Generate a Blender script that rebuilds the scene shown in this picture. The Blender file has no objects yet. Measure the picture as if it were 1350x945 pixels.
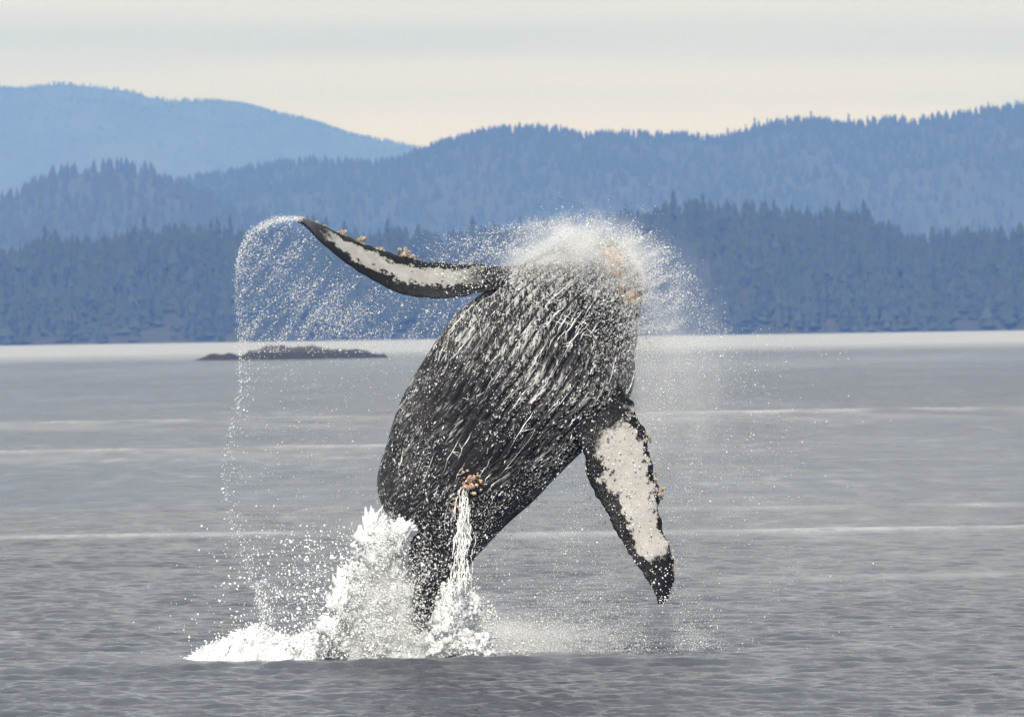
import bpy, math, random
import numpy as np
from mathutils import Matrix, Vector, noise as mnoise

rng = np.random.default_rng(7)
random.seed(7)
S = bpy.context.scene
col = S.collection

# ------------------------------------------------------------------ camera
PW, PH = 1350.0, 945.0
F = 8500.0                       # focal length in photo pixels (long telephoto)
CAM_H = 5.08                     # standing on a boat's deck
ROLL = math.radians(0.85)
PITCH = math.atan(39.5 / F)
R0 = np.array([1.0, 0, 0]); U0 = np.array([0, math.sin(PITCH), math.cos(PITCH)])
FW = np.array([0, math.cos(PITCH), -math.sin(PITCH)])
RC = math.cos(ROLL) * R0 - math.sin(ROLL) * U0
UC = math.sin(ROLL) * R0 + math.cos(ROLL) * U0
CP = np.array([0, 0, CAM_H])
cd = bpy.data.cameras.new('camera'); cam = bpy.data.objects.new('camera', cd); col.objects.link(cam)
cd.sensor_width = 36; cd.lens = F / PW * 36; cd.clip_start = 1; cd.clip_end = 80000
cd.dof.use_dof = True; cd.dof.focus_distance = 100.0; cd.dof.aperture_fstop = 4.8
m = Matrix.Identity(4)
for i in range(3):
    m[i][0] = RC[i]; m[i][1] = UC[i]; m[i][2] = -FW[i]; m[i][3] = CP[i]
cam.matrix_world = m
S.camera = cam

def at(x, y, Y):
    """point on the ray of photo pixel x, y where the world depth is Y (arrays welcome)"""
    x = np.asarray(x, float); y = np.asarray(y, float); Y = np.asarray(Y, float)
    d = FW + ((x - PW / 2) / F)[..., None] * RC - ((y - PH / 2) / F)[..., None] * UC
    return CP + d * (Y / d[..., 1])[..., None]

# ------------------------------------------------------------------ sky, sun, exposure
SUN_EL, SUN_AZ = math.radians(44), math.radians(184)       # azimuth from +Y towards +X
w = bpy.data.worlds.new('World'); S.world = w; w.use_nodes = True
nt = w.node_tree; nt.nodes.clear(); N = nt.nodes.new; L = nt.links.new
def mathn(nt, op, a, b=None, c=None):
    n = nt.nodes.new('ShaderNodeMath'); n.operation = op
    for i, v in enumerate((a, b, c)):
        if v is None: continue
        if isinstance(v, (int, float)): n.inputs[i].default_value = v
        else: nt.links.new(v, n.inputs[i])
    return n.outputs[0]
out = N('ShaderNodeOutputWorld'); bg = N('ShaderNodeBackground')
sky = N('ShaderNodeTexSky'); sky.sky_type = 'NISHITA'; sky.sun_disc = False
sky.sun_elevation = SUN_EL; sky.sun_rotation = SUN_AZ
sc_ = N('ShaderNodeVectorMath'); sc_.operation = 'SCALE'; sc_.inputs['Scale'].default_value = 0.10
L(sky.outputs[0], sc_.inputs[0])
tc = N('ShaderNodeTexCoord'); sep = N('ShaderNodeSeparateXYZ'); L(tc.outputs['Generated'], sep.inputs[0])
zz = mathn(nt, 'ADD', mathn(nt, 'MAXIMUM', sep.outputs[2], 0.0), 0.055)
cx = mathn(nt, 'DIVIDE', sep.outputs[0], zz); cy = mathn(nt, 'DIVIDE', sep.outputs[1], zz)
cmb = N('ShaderNodeCombineXYZ'); L(cx, cmb.inputs[0]); L(cy, cmb.inputs[1])
mp = N('ShaderNodeMapping'); mp.inputs['Location'].default_value = (3.1, 0.3, 0); mp.inputs['Scale'].default_value = (0.30, 0.75, 1)
mp.inputs['Rotation'].default_value = (0, 0, 0.16)
L(cmb.outputs[0], mp.inputs[0])
no = N('ShaderNodeTexNoise'); no.inputs['Scale'].default_value = 0.62; no.inputs['Detail'].default_value = 5; no.inputs['Roughness'].default_value = 0.5
L(mp.outputs[0], no.inputs['Vector'])
rp = N('ShaderNodeValToRGB'); L(no.outputs[0], rp.inputs[0])
rp.color_ramp.elements[0].position = 0.36; rp.color_ramp.elements[0].color = (0.56, 0.63, 0.67, 1)
rp.color_ramp.elements[1].position = 0.62; rp.color_ramp.elements[1].color = (1.02, 1.0, 0.965, 1)
mx = N('ShaderNodeMixRGB'); mx.inputs[0].default_value = 0.80        # thin break-up of the stratus
L(sc_.outputs[0], mx.inputs[1]); L(rp.outputs[0], mx.inputs[2])
L(mx.outputs[0], bg.inputs[0]); bg.inputs[1].default_value = 1.03
L(bg.outputs[0], out.inputs[0])

sl = bpy.data.lights.new('sun', 'SUN'); sl.energy = 4.5; sl.angle = math.radians(3); sl.color = (1, 0.95, 0.86)
so = bpy.data.objects.new('sun', sl); col.objects.link(so)
sd = Vector((math.sin(SUN_AZ) * math.cos(SUN_EL), math.cos(SUN_AZ) * math.cos(SUN_EL), math.sin(SUN_EL)))
so.rotation_euler = sd.to_track_quat('Z', 'Y').to_euler(); so.location = (60, -60, 90)

S.view_settings.view_transform = 'Standard'; S.view_settings.look = 'None'
S.view_settings.exposure = 0; S.view_settings.gamma = 1
S.render.engine = 'CYCLES'
c = S.cycles
c.max_bounces = 10; c.diffuse_bounces = 7; c.glossy_bounces = 2; c.transmission_bounces = 4; c.volume_bounces = 5; c.transparent_max_bounces = 8
c.caustics_reflective = False; c.caustics_refractive = False
c.sample_clamp_indirect = 6

# ------------------------------------------------------------------ helpers
def tag(o, label=None, cat=None, group=None, kind=None):
    for k, v in (('label', label), ('category', cat), ('group', group), ('kind', kind)):
        if v: o[k] = v
    return o

def mesh_np(name, V, tris=None, quads=None, smooth=True):
    me = bpy.data.meshes.new(name)
    V = np.ascontiguousarray(V, np.float32)
    parts, sizes = [], []
    if quads is not None and len(quads): parts.append(np.asarray(quads, np.int32).ravel()); sizes.append(np.full(len(quads), 4))
    if tris is not None and len(tris): parts.append(np.asarray(tris, np.int32).ravel()); sizes.append(np.full(len(tris), 3))
    li = np.concatenate(parts); sz = np.concatenate(sizes)
    st = np.concatenate([[0], np.cumsum(sz)[:-1]]).astype(np.int32)
    me.vertices.add(len(V)); me.vertices.foreach_set('co', V.ravel())
    me.loops.add(len(li)); me.loops.foreach_set('vertex_index', li)
    me.polygons.add(len(sz)); me.polygons.foreach_set('loop_start', st)
    me.update(calc_edges=True)
    me.polygons.foreach_set('use_smooth', np.full(len(sz), smooth, bool))
    me.update()
    return me

def attr(me, name, val):
    a = me.attributes.new(name, 'FLOAT', 'POINT'); a.data.foreach_set('value', np.ascontiguousarray(val, np.float32).ravel())

def obj(name, me, mat, parent=None):
    o = bpy.data.objects.new(name, me); col.objects.link(o)
    if mat is not None and not me.materials: me.materials.append(mat)
    if parent is not None: o.parent = parent
    return o

def grid_quads(nr, nc, wrap=False, off=0):
    r = np.arange(nr - 1)[:, None]; cN = nc if wrap else nc - 1
    cc = np.arange(cN)[None, :]; c2 = (cc + 1) % nc
    a = r * nc + cc; b = r * nc + c2; d = (r + 1) * nc + cc; e = (r + 1) * nc + c2
    return np.stack([a, b, e, d], -1).reshape(-1, 4) + off

def nz(P, scale, octs=4, seed=0.0):
    """fbm noise for an array of points"""
    P = np.asarray(P, float).reshape(-1, 3)
    f = mnoise.fractal
    return np.array([f((p[0] * scale + seed, p[1] * scale - seed, p[2] * scale + 2 * seed), 1.0, 2.0, octs) for p in P])

def fsin(P, k, n, seed, spread=1.0):
    """cheap smooth noise: a sum of n random plane waves of wave number about k, range about -1..1"""
    g = np.random.default_rng(seed); P = np.asarray(P, float)
    s = np.zeros(P.shape[:-1]);
    for _ in range(n):
        d = g.normal(size=P.shape[-1]); d /= np.linalg.norm(d)
        s += np.sin(P @ (d * k * g.uniform(1 - .5 * spread, 1 + .6 * spread)) + g.uniform(0, 6.283))
    return s / math.sqrt(n)

def material(name):
    mt = bpy.data.materials.new(name); mt.use_nodes = True
    t = mt.node_tree; b = t.nodes['Principled BSDF']
    return mt, t, b

def noise_node(t, vec, scale, detail=4, rough=.55, dist=0.0):
    n = t.nodes.new('ShaderNodeTexNoise'); n.inputs['Scale'].default_value = scale
    n.inputs['Detail'].default_value = detail; n.inputs['Roughness'].default_value = rough
    n.inputs['Distortion'].default_value = dist
    if vec is not None: t.links.new(vec, n.inputs['Vector'])
    return n.outputs[0]

def mapping(t, vec, scale=(1, 1, 1), loc=(0, 0, 0), rot=(0, 0, 0)):
    n = t.nodes.new('ShaderNodeMapping'); n.inputs['Scale'].default_value = scale
    n.inputs['Location'].default_value = loc; n.inputs['Rotation'].default_value = rot
    t.links.new(vec, n.inputs[0]); return n.outputs[0]

def ramp(t, fac, stops):
    n = t.nodes.new('ShaderNodeValToRGB'); t.links.new(fac, n.inputs[0])
    e = n.color_ramp.elements
    while len(e) < len(stops): e.new(0.5)
    for q, (p, cc) in zip(e, stops):
        q.position = p; q.color = (cc, cc, cc, 1) if isinstance(cc, (int, float)) else (*cc, 1)
    return n.outputs[0]

def mix(t, fac, a, b):
    n = t.nodes.new('ShaderNodeMixRGB')
    if isinstance(fac, (int, float)): n.inputs[0].default_value = fac
    else: t.links.new(fac, n.inputs[0])
    for i, v in ((1, a), (2, b)):
        if isinstance(v, tuple): n.inputs[i].default_value = (*v, 1)
        else: t.links.new(v, n.inputs[i])
    return n.outputs[0]

def get_attr(t, name):
    n = t.nodes.new('ShaderNodeAttribute'); n.attribute_name = name; return n

def bump(t, h, strength, dist, nrm=None):
    n = t.nodes.new('ShaderNodeBump'); n.inputs['Strength'].default_value = strength if isinstance(strength, (int, float)) else 1
    if not isinstance(strength, (int, float)): t.links.new(strength, n.inputs['Strength'])
    n.inputs['Distance'].default_value = dist; t.links.new(h, n.inputs['Height'])
    if nrm is not None: t.links.new(nrm, n.inputs['Normal'])
    return n.outputs[0]

# ------------------------------------------------------------------ materials
def water_material():
    mt, t, b = material('sea_water')
    co = t.nodes.new('ShaderNodeTexCoord').outputs['Object']
    foam = get_attr(t, 'foam').outputs['Fac']; calm = get_attr(t, 'calm').outputs['Fac']  # the foam mask also holds the painted glare by the far shore
    v1 = mapping(t, co, (1.0, 1.0, 1.0))
    n1 = noise_node(t, mapping(t, co, (.65, 1, 1)), 6.0, 4, .68)
    n2 = noise_node(t, mapping(t, co, (.5, 1, 1)), 0.35, 3, .5)
    h = mathn(t, 'ADD', mathn(t, 'MULTIPLY', n1, .07), mathn(t, 'MULTIPLY', n2, .16))
    st = mathn(t, 'MULTIPLY', get_attr(t, 'chop').outputs['Fac'], mathn(t, 'SUBTRACT', 1.0, mathn(t, 'MULTIPLY', calm, .75)))
    ws = noise_node(t, mapping(t, co, (.9, .16, 1)), 1.0, 7, .62); ws2 = noise_node(t, mapping(t, co, (.10, .018, 1)), 1.0, 5, .6)
    gust = ramp(t, mathn(t, 'ADD', mathn(t, 'MULTIPLY', ws, .6), mathn(t, 'MULTIPLY', ws2, .4)), [(.36, .1), (.64, 2.0)])
    st = mathn(t, 'MULTIPLY', st, gust)
    t.links.new(bump(t, h, st, 1.0), b.inputs['Normal'])
    wn = noise_node(t, mapping(t, co, (.12, .03, 1)), 1.0, 4, .6)
    deep = mix(t, wn, (0.048, 0.053, 0.068), (0.082, 0.088, 0.106))
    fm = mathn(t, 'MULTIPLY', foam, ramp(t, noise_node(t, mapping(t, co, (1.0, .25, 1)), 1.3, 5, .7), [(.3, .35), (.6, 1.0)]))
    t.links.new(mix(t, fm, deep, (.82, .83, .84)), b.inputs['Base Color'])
    t.links.new(mathn(t, 'ADD', .14, mathn(t, 'MULTIPLY', fm, .5)), b.inputs['Roughness'])
    b.inputs['IOR'].default_value = 1.33
    return mt

def spray_material(name, base=(.97, .97, .97)):
    mt, t, b = material(name)
    b.inputs['Base Color'].default_value = (*base, 1); b.inputs['Roughness'].default_value = .35
    tr = t.nodes.new('ShaderNodeBsdfTranslucent'); tr.inputs[0].default_value = (*base, 1)
    mxs = t.nodes.new('ShaderNodeMixShader'); mxs.inputs[0].default_value = .08
    o = t.nodes['Material Output']
    t.links.new(b.outputs[0], mxs.inputs[1]); t.links.new(tr.outputs[0], mxs.inputs[2]); t.links.new(mxs.outputs[0], o.inputs[0])
    return mt

def foliage_material(name, a, bcol):
    mt, t, b = material(name)
    geo = t.nodes.new('ShaderNodeNewGeometry')
    co = t.nodes.new('ShaderNodeTexCoord').outputs['Object']
    oi = t.nodes.new('ShaderNodeObjectInfo')
    f = mathn(t, 'FRACT', mathn(t, 'ADD', geo.outputs['Random Per Island'], oi.outputs['Random']))
    f2 = noise_node(t, co, .35, 3)
    t.links.new(mix(t, mathn(t, 'MULTIPLY', mathn(t, 'ADD', f, f2), .5), a, bcol), b.inputs['Base Color'])
    b.inputs['Roughness'].default_value = .85
    b.inputs['Specular IOR Level'].default_value = .2
    return mt

def hill_material(name, a, bcol, scale):
    mt, t, b = material(name)
    co = t.nodes.new('ShaderNodeTexCoord').outputs['Object']
    f = noise_node(t, co, scale, 6, .7)
    f2 = noise_node(t, mapping(t, co, (1, 1, .35)), scale * 6, 4, .7)
    t.links.new(mix(t, ramp(t, mathn(t, 'MULTIPLY', mathn(t, 'ADD', f, f2), .5), [(.35, 0.), (.65, 1.)]), a, bcol), b.inputs['Base Color'])
    b.inputs['Roughness'].default_value = .95; b.inputs['Specular IOR Level'].default_value = .1
    t.links.new(bump(t, f2, .8, .5 / scale * .1), b.inputs['Normal'])
    return mt

M_water = water_material()
M_spray = spray_material('white_spray')
M_bark = material('bark')[0]; M_bark.node_tree.nodes['Principled BSDF'].inputs['Base Color'].default_value = (.06, .05, .042, 1)
M_leaf = foliage_material('conifer_needles', (.026, .038, .024), (.056, .066, .042))
M_leaf_far = foliage_material('far_conifer_needles', (.03, .042, .028), (.05, .06, .04))
M_forest_floor = hill_material('forest_floor', (.03, .035, .022), (.075, .075, .05), .05)
M_ridge = hill_material('wooded_ridge', (.03, .042, .028), (.075, .085, .055), .008)
M_far = hill_material('far_wooded_ridge', (.03, .042, .03), (.075, .085, .06), .004)

# ------------------------------------------------------------------ water
def build_water():
    ang = np.concatenate([-np.radians(np.linspace(62, 6.4, 30)), np.radians(np.linspace(-6.2, 6.2, 340)), np.radians(np.linspace(6.4, 62, 30))])
    r1 = np.geomspace(8, 75, 60)[:-1]; r2 = np.concatenate([np.exp(np.arange(math.log(75), math.log(190), .0011)), np.exp(np.arange(math.log(190), math.log(430), .0026))]); r3 = np.geomspace(430, 5200, 330)[1:]
    r4 = np.geomspace(5200, 40000, 20)[1:]
    rr = np.concatenate([r1, r2, r3, r4])
    A, Rr = np.meshgrid(ang, rr)
    X = Rr * np.sin(A); Y = Rr * np.cos(A); Z = np.zeros_like(X)
    dr = np.gradient(rr)[:, None] * np.ones_like(A)
    g = np.random.default_rng(3)
    gust = .75 + .35 * fsin(np.stack([X / 14, Y / 45], -1), 1, 6, 11)
    for _ in range(90):
        lam = math.exp(g.uniform(math.log(.20), math.log(1.25)))
        th = g.normal(math.radians(86), .48)
        k = 2 * math.pi / lam; kx, ky = k * math.cos(th), k * math.sin(th)
        amp = .0043 * lam ** .8
        fade = np.clip(lam / (2.2 * dr) - .6, 0, 1)
        ph = kx * X + ky * Y + g.uniform(0, 6.28)
        Z += amp * (np.sin(ph) + .3 * np.cos(2 * ph)) * fade * gust
    for _ in range(14):
        lam = g.uniform(3, 9); th = g.normal(math.radians(85), .35); k = 2 * math.pi / lam
        Z += .0045 * np.sin(k * math.cos(th) * X + k * math.sin(th) * Y + g.uniform(0, 6.28)) * np.clip(lam / (2.2 * dr) - .6, 0, 1)
    # the swell in front of the splash
    Z += .085 * np.exp(-((Y - 97.6 - .12 * np.sin(X * .5) - .1 * np.sin(X * 2.3)) / .6) ** 2) * np.clip(1 - np.abs(X + 1) / 9, 0, 1) ** .7
    Z -= .05 * np.exp(-((Y - 95.6) / 1.3) ** 2)
    # long thin wake ridges and slicks with pale foam-coloured streaks
    foam = np.zeros_like(X); calm = np.zeros_like(X)
    P2 = np.stack([X, Y * .3], -1)
    wob = fsin(P2, .10, 6, 5); brk = fsin(P2, .35, 8, 6); brk2 = fsin(np.stack([X, Y * .2], -1), 1.3, 10, 8)
    def streak(d, wid, x0, x1, amt, h=.05):
        yy = Y - d - (wob + .35 * brk) * d * .006
        xs = np.clip((X / Y * F + 675 - x0) / 60, 0, 1) * np.clip((x1 - X / Y * F - 675) / 60, 0, 1)
        prof = np.exp(-(yy / wid) ** 2) * xs
        return prof * amt * .8 * np.clip(.6 + .55 * brk + .35 * brk2, 0, 1), prof * h
    for d, wid, x0, x1, amt, h in ((374, 8, -900, 2400, .85, .10), (355, 16, -900, 2400, .25, .02), (283, 5, -900, 760, .65, .07), (268, 12, -900, 900, .22, .0),
                                   (178, 2.0, 820, 2400, .6, .05), (157.5, 1.9, 640, 2400, .55, .06), (162, 1.6, -900, 420, .5, .06), (206, 3, -900, 500, .3, .03),
                                   (128, 1.2, 900, 2400, .3, .03), (138, 1.2, -300, 300, .3, .03)):
        a, hh = streak(d, wid, x0, x1, amt, h); foam = np.maximum(foam, a); Z += hh
    # churned white water round the whale
    chx = X + 2.2; chy = Y - 100.6
    churn = np.exp(-(chx / 3.4) ** 2 - (chy / 1.6) ** 2)
    foam = np.maximum(foam, np.clip(churn * (.9 + .5 * brk), 0, 1))
    # mirage glare on calm water by the far shore, painted in as foam colour
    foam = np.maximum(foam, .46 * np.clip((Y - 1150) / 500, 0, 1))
    calm = np.clip((Y - 1250) / 350, 0, 1)
    V = np.stack([X, Y, Z], -1).reshape(-1, 3)
    me = mesh_np('water', V, quads=grid_quads(len(rr), len(ang))[:, ::-1])
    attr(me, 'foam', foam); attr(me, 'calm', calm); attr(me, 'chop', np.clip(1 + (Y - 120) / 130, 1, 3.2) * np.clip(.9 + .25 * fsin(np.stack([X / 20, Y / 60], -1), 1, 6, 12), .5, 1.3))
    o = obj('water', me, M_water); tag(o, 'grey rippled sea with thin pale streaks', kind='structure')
build_water()

# ------------------------------------------------------------------ hills
def ridge(name, prof, D, width, foot, rough, mat, label, seed, tree_h=0, ncol=360, nrow=26, yfoot=None):
    """a wooded hill whose crest stands at depth D; prof is the skyline in photo pixels"""
    px = np.array([p[0] for p in prof], float); py = np.array([p[1] for p in prof], float)
    xs = np.linspace(-450, 1800, ncol)
    ys = np.interp(xs, px, py)
    ker = np.ones(5) / 5; ys = np.convolve(np.pad(ys, 2, mode='edge'), ker, 'valid')
    crest = at(xs, ys, np.full_like(xs, D))
    H = crest[:, 2] - tree_h
    H = H + rough * .14 * fsin(crest[:, :1] / 30, 1, 8, seed + 9)
    tt = np.concatenate([np.linspace(0, 1, nrow), [1.12, 1.3, 1.6]])
    T, I = np.meshgrid(tt, np.arange(ncol), indexing='ij')
    prof_z = np.where(T <= 1, np.sin(np.clip(T, 0, 1) * math.pi / 2) ** .85, 1 - (T - 1) * .55)
    Yg = foot + (D - foot) * T
    Xg = crest[I, 0] * (.6 + .4 * Yg / D) if False else crest[I, 0] * (Yg / D) ** .25
    Z = H[I] * prof_z
    P = np.stack([Xg, Yg], -1)
    Z = Z + rough * fsin(P / 60, 1, 10, seed) * np.sin(np.clip(T, 0, 1) * math.pi) * .9
    Z = np.where(T == 0, -1.5, Z)
    V = np.stack([Xg, Yg, Z], -1)
    me = mesh_np(name, V.reshape(-1, 3), quads=grid_quads(len(tt), ncol))
    o = obj(name, me, mat); tag(o, label, kind='structure')
    return V, tt

FAR = [(-450, 150), (-200, 122), (0, 113), (60, 115), (130, 117), (180, 122), (215, 133), (290, 133), (340, 140), (400, 155), (440, 168), (480, 180), (510, 184), (550, 193), (620, 212), (760, 235), (1000, 250), (1800, 265)]
MIDB = [(-450, 330), (-100, 290), (120, 262), (200, 240), (260, 230), (330, 218), (400, 207), (440, 208), (500, 208), (530, 203), (570, 187), (620, 170), (665, 162), (700, 160), (740, 165), (765, 175), (800, 172), (850, 170), (900, 172), (945, 178), (980, 170), (1015, 158), (1050, 152), (1085, 155), (1120, 160), (1150, 155), (1180, 150), (1195, 163), (1210, 152), (1250, 150), (1300, 140), (1350, 132), (1500, 118), (1800, 150)]
MIDA = [(-450, 300), (-200, 290), (0, 258), (40, 240), (75, 220), (110, 212), (150, 210), (185, 213), (215, 222), (240, 237), (270, 250), (320, 268), (400, 292), (520, 325), (700, 360), (1800, 420)]
NEAR = [(-450, 300), (-200, 318), (0, 330), (40, 315), (75, 310), (100, 303), (130, 312), (160, 300), (200, 300), (230, 290), (260, 292), (300, 295), (350, 292), (400, 295), (450, 300), (500, 295), (560, 300), (620, 297), (660, 295), (700, 290), (730, 280), (770, 285), (800, 278), (850, 272), (890, 262), (940, 258), (990, 262), (1040, 268), (1090, 270), (1140, 278), (1170, 290), (1200, 305), (1240, 300), (1280, 300), (1320, 295), (1350, 290), (1500, 285), (1800, 320)]
V_far, t_far = ridge('distant_mountain', FAR, 12800, 0, 10800, 19, M_far, 'palest hazy mountain ridge farthest behind', 21, tree_h=7)
V_mb, t_mb = ridge('long_ridge', MIDB, 7300, 0, 6200, 8, M_ridge, 'long blue wooded ridge rising to the far end', 31, tree_h=13)
V_ma, t_ma = ridge('low_hump_ridge', MIDA, 6000, 0, 5300, 5.5, M_ridge, 'low blue hump standing before the long ridge', 41, tree_h=13)
V_near, t_near = ridge('forested_shore', NEAR, 3720, 0, 3480, 2.5, M_forest_floor, 'ground of the dark forested shore', 51, tree_h=19)

# ------------------------------------------------------------------ trees
def conifer_crown(h, r, tiers, seg, seed, ragged=.3, base=.12):
    """stacked drooping, jagged skirts of branches"""
    g = np.random.default_rng(seed); V = []; T = []
    for k in range(tiers):
        f = k / tiers
        zb = h * (base + (1 - base) * f * .95); zt = min(h, zb + h * (1 - base) * 1.75 / tiers)
        rr = r * (1 - f) ** .75 * g.uniform(.78, 1.15) + r * .06
        n0 = len(V); ox, oy = g.normal(0, r * .05, 2)
        V.append((ox, oy, zt if k < tiers - 1 else h))
        for s in range(seg):
            a = 2 * math.pi * (s + .5 * (k % 2)) / seg + g.uniform(-.2, .2)
            q = rr * (1 + ragged * g.uniform(-1, .8)) * (1 if s % 2 == 0 else .62)
            V.append((ox + q * math.cos(a), oy + q * math.sin(a), zb + g.uniform(-.03, .04) * h))
        for s in range(seg):
            T.append((n0, n0 + 1 + s, n0 + 1 + (s + 1) % seg))
    return np.array(V), np.array(T)

def trunk_mesh(h, r, seg=6):
    V = []; 
    for z, q in ((-1.5, 1.15), (0, 1), (.5 * h, .6), (h * .97, .12)):
        z = z if z <= 0 else z
        for s in range(seg):
            a = 2 * math.pi * s / seg; V.append((r * q * math.cos(a), r * q * math.sin(a), z))
    return mesh_np('trunk', np.array(V), quads=grid_quads(4, seg, True))

def scatter_trees(name, spots, heights, variants, mat, label, seed):
    g = np.random.default_rng(seed); Vs = []; Ts = []; off = 0
    for p, h in zip(spots, heights):
        V, T = variants[g.integers(len(variants))]
        a = g.uniform(0, 6.28); ca, sa = math.cos(a), math.sin(a); wv = g.uniform(.8, 1.25)
        W = np.empty_like(V); W[:, 0] = (V[:, 0] * ca - V[:, 1] * sa) * h * wv; W[:, 1] = (V[:, 0] * sa + V[:, 1] * ca) * h * wv; W[:, 2] = V[:, 2] * h
        Vs.append(W + p); Ts.append(T + off); off += len(V)
    me = mesh_np(name, np.concatenate(Vs), tris=np.concatenate(Ts), smooth=False)
    return tag(obj(name, me, mat), label, 'forest', kind='stuff')

def on_ridge(V, tt, n, seed, tmin=.02, tmax=1.03, power=1.0):
    """n random spots on a ridge sheet"""
    g = np.random.default_rng(seed); nc = V.shape[1]
    t = tmin + (tmax - tmin) * g.random(n) ** power; cI = g.uniform(0, nc - 1.001, n)
    rI = np.interp(t, tt, np.arange(len(tt))); r0 = np.floor(rI).astype(int); c0 = np.floor(cI).astype(int)
    fr = (rI - r0)[:, None]; fc = (cI - c0)[:, None]; r1 = np.minimum(r0 + 1, len(tt) - 1)
    return (V[r0, c0] * (1 - fr) + V[r1, c0] * fr) * (1 - fc) + (V[r0, c0 + 1] * (1 - fr) + V[r1, c0 + 1] * fr) * fc

big = [conifer_crown(1, .2 + .02 * (i % 4), 6 + i % 2, 9, 100 + i, .35) for i in range(7)]
mid = [conifer_crown(1, .21 + .03 * (i % 3), 4, 6, 200 + i, .35, .05) for i in range(6)]
tiny = [conifer_crown(1, .26 + .03 * (i % 3), 2, 6, 300 + i, .35, .0) for i in range(5)]

g = np.random.default_rng(77)
sp = on_ridge(V_near, t_near, 5200, 1, .0, 1.0)
scatter_trees('shore_forest', sp, g.uniform(12, 20, len(sp)), mid, M_leaf, 'hazy slate blue conifer forest massed on the nearest shore', 2)
sp = on_ridge(V_mb, t_mb, 9500, 3, .05, 1.02)
scatter_trees('ridge_forest', sp, g.uniform(8, 15, len(sp)), tiny, M_leaf_far, 'hazy blue woods covering the long middle ridge', 4)
sp = on_ridge(V_ma, t_ma, 4200, 5, .05, 1.02)
scatter_trees('hump_forest', sp, g.uniform(9, 17, len(sp)), tiny, M_leaf_far, 'hazy blue woods covering the low hump before the ridge', 6)
sp = on_ridge(V_far, t_far, 9000, 7, .3, 1.02, .6)
scatter_trees('mountain_forest', sp, g.uniform(6, 11, len(sp)), tiny, M_leaf_far, 'palest woods along the farthest mountain', 8)

# skyline trees that can be told apart: things of their own
def tree_kind(h, r, tiers, seed, ragged, base):
    V, T = conifer_crown(h, r, tiers, 11, seed, ragged, base)
    return mesh_np('crown', V, tris=T, smooth=False), trunk_mesh(h, h * .014)
kinds = [tree_kind(21, 4.2, 8, 401, .4, .12), tree_kind(23, 4.4, 9, 402, .45, .14), tree_kind(19, 4.8, 7, 403, .5, .1), tree_kind(25, 3.7, 9, 404, .55, .2), tree_kind(17, 4.4, 6, 405, .45, .08)]
for cm, tm in kinds:
    cm.materials.append(M_leaf); tm.materials.append(M_bark)
def place_tree(p, kind, sc, rz, label, group):
    e = bpy.data.objects.new('conifer_tree', None); col.objects.link(e)
    e.location = p; e.rotation_euler.z = rz; e.scale = (sc * .95, sc * .95, sc)
    tag(e, label, 'tree', group)
    obj('crown', kinds[kind][0], None, e); obj('trunk', kinds[kind][1], None, e)
nc = V_near.shape[1]; vis = (450 / 2250 * (nc - 1), 1800 / 2250 * (nc - 1))
ci = vis[0] - 6
while ci < vis[1] + 6:
    i0 = int(ci); f = ci - i0
    p = V_near[-4, i0] * (1 - f) + V_near[-4, i0 + 1] * f
    p = p + np.array([0, g.uniform(-14, 4), -.6])
    place_tree(p, int(g.integers(5)), min(1.12, .62 + .16 * math.sin(ci * .33) + .12 * math.sin(ci * .87 + 1) + g.gamma(1.2, .13)), g.uniform(0, 6.28), 'hazy conifer on the skyline of the dark forested shore', 'skyline conifers of the near shore')
    ci += g.gamma(2.0, .62) + .25
nc = V_mb.shape[1]
for x in list(np.cumsum(g.uniform(5, 17, 46)) + 930):
    if x > 1380: break
    fi = (x + 450) / 2250 * (nc - 1); i0 = int(fi); f = fi - i0
    p = V_mb[-4, i0] * (1 - f) + V_mb[-4, i0 + 1] * f + np.array([0, g.uniform(-6, 3), -.6])
    place_tree(p, int(g.integers(5)), g.uniform(.6, .95), g.uniform(0, 6.28), 'blue hazy conifer on the crest of the long middle ridge', 'crest conifers of the long ridge')

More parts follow.
